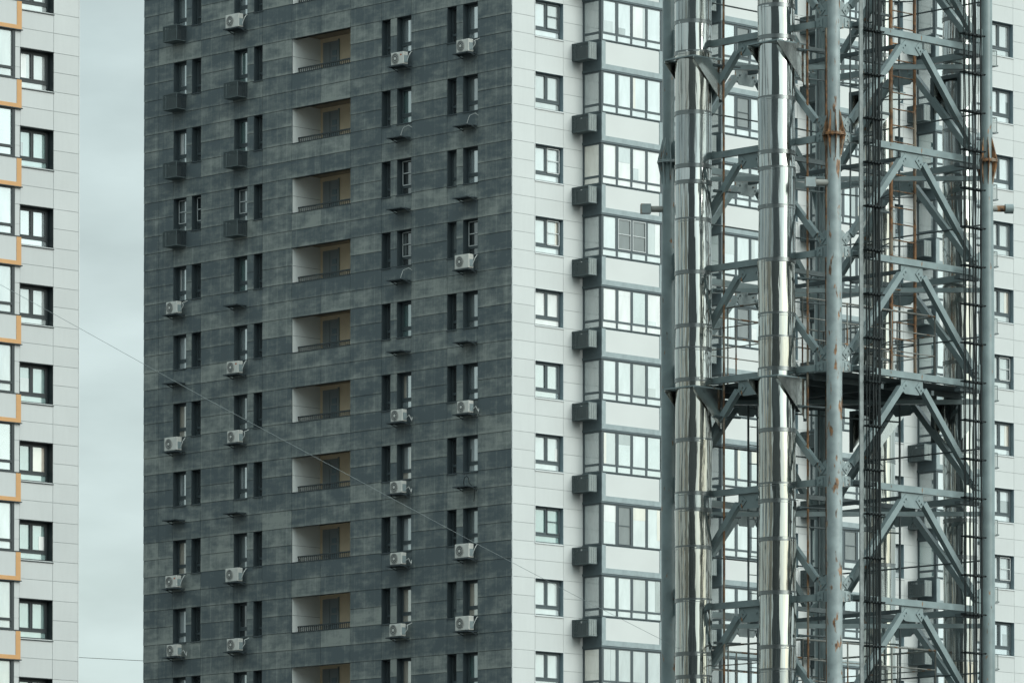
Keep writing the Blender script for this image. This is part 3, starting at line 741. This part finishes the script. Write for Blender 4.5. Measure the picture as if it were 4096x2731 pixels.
    # short sleeve for an aviation lamp
zst = 24.45 + CZ
def stub(p, d, boxed):
    m = MB(); d = Vector(d).normalized(); p = Vector(p)
    m.tube(p + d*.12, p + d*.50, .085, 20); o = build(m, 'pipe_sleeve', M['rust'], lt, smooth=True)
    c = MB()
    if boxed: c.bar(p + d*.49, p + d*.76, .24, .25)
    else: c.tube(p + d*.50, p + d*.72, .13, 20)
    build(c, 'lamp_housing', M['steel_rust'] if boxed else M['steel'], o, smooth=not boxed)
lw = SM.inverted().to_3x3() @ Vector((-1, -.1, 0)); rw = SM.inverted().to_3x3() @ Vector((1, .1, 0))
stub((0, 0, zst+.0), lw, True); stub((0, S, zst), lw, True); stub((S, 0, zst), rw, False)
# faces: (origin, direction along face, outward normal)
faces = [((0, 0), (1, 0), (0, -1)), ((0, 0), (0, 1), (-1, 0)), ((S, 0), (0, 1), (1, 0)), ((0, S), (1, 0), (0, 1))]
protoB = {}
for fi, (o0, d, nrm) in enumerate(faces):
    o0 = Vector((*o0, 0)); d = Vector((*d, 0)); nrm = Vector((*nrm, 0)); up = Vector((0, 0, 1))
    fr = empty('_', (0, 0, 0)); bpy.data.objects.remove(fr)
    parts = []
    # horizontal beam
    m = MB(); m.bar(o0+d*.62-up*.085, o0+d*(S-.62)-up*.085, .15, .17); parts.append(('beam', m, 'steel', None))
    # centre gusset with bolt plates
    c = o0+d*(S/2)-up*.17; big = fi >= 2; gh = .40 if not big else .44
    m = MB(); poly = [c-d*.43, c+d*.43, c+d*.43-up*(gh*.6), c+d*.27-up*gh, c-d*.27-up*gh, c-d*.43-up*(gh*.6)]
    m.plate([p-nrm*.012 for p in poly], nrm*.024)
    for s1 in (1, -1):
        q = c+d*s1*.30-up*.22
        ax = (d*s1 - up*1.0).normalized(); pe = ax.cross(nrm).normalized()
        pl = [q+ax*.14+pe*.10, q+ax*.14-pe*.10, q-ax*.14-pe*.10, q-ax*.14+pe*.10]
        m.plate([p+nrm*.014 for p in pl], nrm*.02)
        for k in (-1, 1): m.tube(q+ax*.06*k-nrm*.06, q+ax*.06*k+nrm*.065, .026, 6)
    parts.append(('gusset_plate', m, 'steel_rust' if fi == 3 else 'steel', None))
    # diagonals from the centre down to the legs
    for s1 in (1, -1):
        top = o0+d*(S/2)+d*s1*.44-up*.42; bot = o0+d*(S/2)+d*s1*(S/2-.62)-up*2.62
        m = MB(); m.bar(top, bot, .15, .165, up=(0, 0, 1)) ; parts.append(('diagonal_brace', m, 'steel', None))
        # end plate bolted to the leg
        ax = (bot-top).normalized(); pe = ax.cross(nrm).normalized()
        m = MB()
        lg_ = o0+d*(S/2)+d*s1*(S/2-.10)
        m.plate([p-nrm*.012 for p in (lg_-up*2.50, lg_-d*s1*.22-up*2.52, lg_-d*s1*.50-up*2.72, lg_-d*s1*.38-up*2.88, lg_-up*2.90)], nrm*.024)
        m.plate([p-nrm*.012 for p in (lg_-up*2.90, lg_-d*s1*.50-up*2.93, lg_-d*s1*.50-up*3.20, lg_-up*3.22)], nrm*.024)
        q = lg_-d*s1*.36-up*2.70
        pl = [q+ax*.15+pe*.10, q+ax*.15-pe*.10, q-ax*.15-pe*.10, q-ax*.15+pe*.10]
        m.plate([p+nrm*.014 for p in pl], nrm*.02)
        m.plate([p+nrm*.014 for p in (lg_-d*s1*.28-up*2.96, lg_-d*s1*.50-up*2.96, lg_-d*s1*.50-up*3.18, lg_-d*s1*.28-up*3.18)], nrm*.02)
        for k in (-1, 1):
            m.tube(q+ax*.07*k-nrm*.06, q+ax*.07*k+nrm*.065, .028, 6)
            b2 = lg_-d*s1*.39-up*(3.07+.055*k); m.tube(b2-nrm*.06, b2+nrm*.065, .026, 6)
        parts.append(('connection_plate', m, 'steel_rust' if fi == 0 and s1 < 0 else 'steel', None))
    for nm, mb, mt, _ in parts:
        o1 = build(mb, nm, M[mt], lt, (0, 0, lev(LV[0])))
        for i in LV[1:]: copy_tree(o1, lt, (0, 0, lev(i)))
# plan diagonals and inner members
m = MB(); m.bar((.12, S-.12, -.50), (S-.12, .12, -.50), .12, .12); o1 = build(m, 'plan_brace', M['steel'], lt, (0, 0, lev(LV[0])))
for i in LV[1:]: copy_tree(o1, lt, (0, 0, lev(i)))
m = MB(); m.bar((.62, S/2, -.10), (S-.1, S/2, -.10), .10, .12); o1 = build(m, 'inner_beam', M['dark_steel'], lt, (0, 0, lev(LV[0])))
for i in LV[1:]: copy_tree(o1, lt, (0, 0, lev(i)))
m = MB(); m.bar((S/2, .1, -.27), (S/2, S-.1, -.27), .08, .10); o1 = build(m, 'inner_beam', M['dark_steel'], lt, (0, 0, lev(LV[0])))
for i in LV[1:]: copy_tree(o1, lt, (0, 0, lev(i)))
# flue guide arms at mid-storey
for (yy) in (1.0, 4.05):
    for i in LV:
        m = MB(); m.tube((-.25, yy, 0), (.45, yy-.25, 0), .028, 8); m.box(-.30, -.12, yy-.04, yy+.04, -.035, .035)
        build(m, 'guide_arm', M['dark_steel'], lt, (0, 0, lev(i)-.72-(i % 2)*.35))
# decks at level 3 and 6
for i in (0, 3, 6):
    if i == 0: continue
    z = lev(i)
    m = MB(); m.box(.12, S-.12, .12, S-.12, -.02, .0)
    for k in range(1, 7): m.bar((.12, S*k/7, -.10), (S-.12, S*k/7, -.10), .07, .15)
    m.bar((S*.33, .12, -.25), (S*.33, S-.12, -.25), .10, .13); m.bar((S*.66, .12, -.25), (S*.66, S-.12, -.25), .10, .13)
    build(m, 'platform_deck', M['dark_steel'], lt, (0, 0, z-.18))
    # handrails with posts on an inner rectangle
    x0, x1, y0, y1 = .45, S-.35, 1.55, S-.4
    m = MB()
    for zz in (2.07, 1.55, 1.0):
        for a, b in (((x0, y0), (x1, y0)), ((x1, y0), (x1, y1)), ((x1, y1), (x0, y1)), ((x0, y1), (x0, y0))):
            m.tube((*a, zz), (*b, zz), .026 if zz > 2 else .016, 8)
    for t in (0, 1, 2, 3):
        for (px, py) in ((x0+(x1-x0)*t/3, y0), (x0+(x1-x0)*t/3, y1), (x0, y0+(y1-y0)*t/3), (x1, y0+(y1-y0)*t/3)):
            m.tube((px, py, 0), (px, py, 2.07), .022, 8)
    build(m, 'handrail', M['rust'], lt, (0, 0, z-.16), smooth=True)
# rusty access ladder with cage, from above down to the deck at level 3
m = MB(); zb, zt = lev(3), lev(-5); A, B = 3.98, 4.93; ly = 1.6
for x, r in ((A, .055), (B, .045)): m.tube((x, ly, zb), (x, ly, zt), r, 12)
lad = build(m, 'ladder', M['ladder_rust'], lt, smooth=True); lad['label'] = 'rusty access ladder'
m = MB(); z = zb+.3
while z < zt: m.tube((A, ly, z), (B, ly, z), .018, 8); z += .44
build(m, 'rungs', M['ladder_rust'], lad, smooth=True)
m = MB()
for (x, y) in ((A+.35, ly+.65), (A-.6, ly+.05), (A-.95, ly+.6)): m.tube((x, y, zb), (x, y, zt), .025, 8)
z = zb+1.1
while z < zt:
    m.tube((A, ly, z), (A+.35, ly+.65, z), .018, 8); m.tube((A+.35, ly+.65, z), (B, ly, z), .018, 8)
    m.box(A-.62, A, ly-.01, ly+.05, z-.55, z-.49); m.bar((A-.95, ly+.6, z+.2), (A-.6, ly+.05, z+.2), .03, .05); z += 1.32
build(m, 'ladder_cage', M['dark_steel'], lad)
# slim rusty tie rods beside the flues and on the face
for (x, y, r) in ((-.02, 3.96, .030), (-.02, .925, .030), (1.0, 1.2, .03), (2.3, 4.7, .03)):
    m = MB(); m.tube((x, y, lev(8)), (x, y, lev(-5)), r, 10); build(m, 'tie_rod', M['ladder_rust'], lt, smooth=True)
m = MB()
for (x, y, r) in ((2.2, 2.1, .035), (3.4, 3.7, .03), (4.9, 4.8, .04), (1.5, 3.2, .025), (5.2, 2.4, .03)): m.tube((x, y, lev(8)), (x, y, lev(-5)), r, 8)
build(m, 'added_inner_pipes', M['dark_steel'], lt, smooth=True)  # approximate inner pipes, added and kept dark to deepen the lattice shade
m = MB()
for (p, q) in (((.16, S-.1, -1.55), (S-.16, S-.1, -1.55)), ((S-.1, .16, -1.75), (S-.1, S-.16, -1.75)), ((1.5, 3.2, -.9), (5.2, 2.4, -.9)), ((2.2, 2.1, -1.9), (4.9, 4.8, -1.9))): m.tube(p, q, .022, 8)
o1 = build(m, 'added_cross_tubes', M['dark_steel'], lt, (0, 0, lev(LV[0])), smooth=True)  # thin dark tubes added to make the lattice interior shadier
for i in LV[1:]: copy_tree(o1, lt, (0, 0, lev(i)))
# a second slender ladder low down between the front flues
m = MB()
for x in (2.35, 2.72): m.tube((x, S-.7, lev(3)), (x, S-.7, lev(8)), .03, 8)
for k in range(30): m.tube((2.35, S-.7, lev(3)-.5*k), (2.72, S-.7, lev(3)-.5*k), .014, 6)
build(m, 'ladder', M['dark_steel'], lt)
# cable tray rail on the right face
m = MB(); m.box(.62, .76, -.34, -.30, lev(8), lev(-5)); build(m, 'cable_tray', M['rail_grey'], lt)
m = MB()
for i in LV: m.box(.62, 1.32, -.30, -.08, -.05, .05) if i == LV[0] else None
o1 = build(m, 'tray_bracket', M['dark_steel'], lt, (0, 0, lev(LV[0])-.1))
for i in LV[1:]: copy_tree(o1, lt, (0, 0, lev(i)-.1))
m = MB(); m.box(4.62, 5.42, -.28, -.08, -.05, .03); o1 = build(m, 'tray_bracket', M['dark_steel'], lt, (0, 0, lev(LV[0])-.3))
for i in LV[1:]: copy_tree(o1, lt, (0, 0, lev(i)-.3))

# --- cables, hung on the tower: two bundles
def bundle(xs, r, z0c, step, label, depth):
    root = empty('cable_bundle', tuple(SO + SM @ Vector((xs[0], -.36, 0))), SR)
    tag(root, label, 'cable bundle')
    rr = random.Random(len(xs))
    for k, x in enumerate(xs):
        m = MB(); pts = []; z = lev(8); off = rr.uniform(0, depth); q = .0
        while z < lev(-5)+.1:
            pts.append((x-xs[0]+rr.uniform(-.012, .012), -off+rr.uniform(-.01, .01), z)); z += .55
        m.path(pts, r*rr.choice([.7, 1, 1, 1.3]), 8); build(m, 'cable', M['cable'], root, smooth=True)
    z = z0c
    while z > lev(8): z -= step
    z += step; w = xs[-1]-xs[0]
    first_clip = None
    while z < lev(-5):
        if first_clip is None:
            m = MB(); m.box(-.06, w+.06, -depth-.06, -depth-.03, -.022, .022); m.box(-.06, w+.06, .03, .05, -.022, .022)
            for k in range(6): m.tube((-.04+(w+.08)*k/5, -depth-.09, 0), (-.04+(w+.08)*k/5, .06, 0), .02, 6)
            first_clip = build(m, 'clamp', M['cable'], root, (0, 0, z))
        else: copy_tree(first_clip, root, (0, 0, z))
        z += step
    return root
bundle([.80, .84, .89, .94, 1.0, 1.13, 1.18, 1.22, 1.27, 1.31], .019, 27.35+CZ, 1.15, 'thick bundle of black cables hanging just right of the rusty front leg', .10)
bundle([4.66, 4.74, 4.86, 4.93, 5.00, 5.08, 5.15, 5.22, 5.32, 5.36], .016, 27.9+CZ, 1.03, 'thin black cables clamped in front of the rear flue near the right leg', .06)

# --- flues
rings = [28.35, 26.75, 25.33, 24.90, 23.90, 22.50, 21.08, 20.47]
def flue(cx, cy, r, side, label):
    root = empty('flue', tuple(SO + SM @ Vector((cx, cy, 0))), SR)
    tag(root, label, 'flue', 'stainless flues on the lattice tower')
    zs = []
    for k in range(-1, 4): zs += [q+CZ-8.70*k for q in rings]
    zs = sorted(z for z in zs if z > 3); zlo, zhi = 0, lev(-5)
    edges = [zlo] + [z for z in zs if z < zhi] + [zhi]
    rr = random.Random(int(cy*100)+int(cx*10)); n = 72
    m = MB()
    # each length of pipe is a touch out of line with the next, with shallow dents
    for a, b in zip(edges[:-1], edges[1:]):
        ox, oy = rr.uniform(-.005, .005), rr.uniform(-.005, .005); tx, ty = rr.uniform(-.02, .02), rr.uniform(-.02, .02)
        ph = rr.uniform(0, 6.28); i0 = len(m.v); K = max(2, int((b-a)/.35)); mi_ = rr.choice([0, 0, 0, 1, 2] if a > 22 else [0, 0, 1, 1, 2])
        for j in range(K+1):
            t = j/K; z = a+(b-a)*t
            for k in range(n):
                an = 2*math.pi*k/n
                q = r + .0030*math.sin(3*an+ph+1.7*z) + .0016*math.sin(7*an-2.3*z+ph) + .0012*math.sin(11*an+ph*2+.9*z)
                m.v.append((ox+tx*t+q*math.cos(an), oy+ty*t+q*math.sin(an), z))
        for j in range(K):
            for k in range(n):
                k2 = (k+1) % n; m.f.append((i0+j*n+k, i0+j*n+k2, i0+(j+1)*n+k2, i0+(j+1)*n+k)); m.mi.append(mi_); m.t.append(1.0)
    build(m, 'pipe', [M['flue'], M['flue_warm'], M['flue_dull']], root, smooth=True)
    m = MB()
    for z in zs:
        if z > zhi: continue
        for dz in (-.045, .045): m.tube((0, 0, z+dz-.008), (0, 0, z+dz+.008), r+.013, 72)
        m.tube((0, 0, z-.04), (0, 0, z+.04), r+.007, 72)
    build(m, 'joint_bands', M['flue_band'], root, smooth=True)
    # support brackets: square collar with two triangular cheeks reaching back to the tower
    for zb in (28.18+CZ, 19.42+CZ, 10.66+CZ):
        s = side; h2 = .535; m = MB()
        # collar as four strips round the pipe
        X0, X1 = -h2, h2
        m.box(X0, X0+.09, -.54, .54, 0, .035); m.box(X1-.09, X1, -.54, .54, 0, .035); m.box(X0+.09, X1-.09, -.54, -.46, 0, .035); m.box(X0+.09, X1-.09, .46, .54, 0, .035)
        o = build(m, 'support_bracket', M['steel'], root, (0, 0, zb))
        for yy in (-.54, .525):
            c = MB(); tipx = h2*s          # s=+1: tower lies at +x
            c.plate([(-tipx, yy, 0), (tipx, yy, 0), (tipx, yy, -1.04), (tipx-.05*s, yy, -1.04), (-tipx, yy, -.05)], (0, .015, 0))
            build(c, 'cheek_plate', M['flue_plate'], o)
        if zb < 12:
            for yy in (-.54, .525):
                c = MB(); c.plate([(tipx, yy, .04), (tipx, yy, 1.1), (-tipx, yy, .04)], (0, .015, 0)); build(c, 'cheek_plate', M['flue_plate'], o)
        c = MB()
        for ya in (-.54, .44): c.box(min(tipx, tipx+.05*s), max(tipx, tipx+.05*s), ya, ya+.10, -1.1, .03)
        c.box(min(tipx, tipx+.05*s), max(tipx, tipx+.05*s), -.44, .44, -.07, .03); build(c, 'back_strut', M['dark_steel'], o)
    return root
flue(-.535, 4.59, .488, 1, 'large shiny flue nearest the left leg, leftmost of the four')
flue(-.535, 1.545, .488, 1, 'large shiny flue in the middle of the tower front, second from left')
flue(S+.55, 4.42, .46, -1, 'flue seen through the lattice behind the thick black cable bundle')
flue(S+.55, 1.44, .46, -1, 'flue seen through the lattice behind the thin cables by the right leg')

# ================================================================== WIRES
wp = [(-13.6,133.6,20.5),(-12.172,135.0,19.887),(-11.269,135.947,19.486),(-10.374,136.872,19.081),(-8.994,138.273,18.446),(-7.461,139.795,17.742),(-5.486,141.707,16.872),(-3.034,144.009,15.78),(-0.867,145.985,14.813),(0.006,146.766,14.433),(1.833,148.373,13.63),(3.989,150.228,12.715),(4.34,150.527,12.555),(4.782,150.9,12.38)]
m = MB(); m.path([(a, b, c+CZ) for a, b, c in wp], .0052, 8); tag(build(m, 'overhead_wire', M['wire']), 'long thin wire sloping from the left block to the left flue', 'wire')
m = MB(); m.path([(-34, 300, 25.1+CZ), (-23.71,300,24.53+CZ),(-21.2,300,24.4+CZ),(-18.57,300,24.26+CZ),(-6, 300, 23.9+CZ)], .014, 6)
tag(build(m, 'overhead_wire', M['cable']), 'thin dark wire crossing the sky gap low between the blocks', 'wire')

# ================================================================== TOWERS ADDED OUT OF VIEW (only for the flues to mirror)
def block(x, y, w, d, h, m, label, rz=0):
    b = empty('added_tower_block', (x, y, 0), rz); tag(b, label, 'added tower block')
    c = MB(); c.box(-w/2, w/2, -d/2, d/2, 0, h); build(c, 'wall', m, b)
    c = MB()
    nx = int(w/4)
    for k in range(nx):
        for j in range(int(h/3)-1):
            u = -w/2+2+4*k; c.box(u-.0, u+1.8, d/2+.0, d/2+.05, 1.4+3*j, 2.9+3*j)
    build(c, 'windows', G['dark'], b)
    c = MB(); c.box(-w/2-.2, w/2+.2, -d/2-.2, d/2+.2, h+.003, h+.6); build(c, 'roof', M['concrete'], b)
block(-24, -22, 142, 18, 84, M['rear_dark'], 'added unseen dark tower mirrored as a dark stripe in the flues')
block(-118, 26, 46, 18, 56, M['rear_beige'], 'added unseen beige tower mirrored as a tan stripe in the flues', R(-38))
block(118, 146, 10, 18, 60, M['rear_dark'], 'added unseen dark tower mirrored in the right part of the flues', R(88))
for az, w, h, mt, lb_ in ((-56, 9, 50, 'rear_dark', 'first added unseen slim dark tower mirrored left of the tan stripe'), (-66, 10, 44, 'rear_beige', 'added unseen slim tan tower mirrored near mid left of the flues'),
                          (-79, 13, 52, 'rear_dark', 'added unseen wider dark tower mirrored at the left of the flues'), (-93, 8, 47, 'rear_beige', 'added unseen slim tan tower mirrored close to the left edge'),
                          (-104, 12, 55, 'rear_dark', 'added unseen dark tower mirrored at the very left edge of flues')):
    block(5+118*math.sin(R(az)), 150-118*math.cos(R(az)), w, 14, h, M[mt], lb_, R(180+az+180))
for q in range(4):
    if not used[q][0]:
        for c in list(acs[q].children_recursive)+[acs[q]]: bpy.data.objects.remove(c)
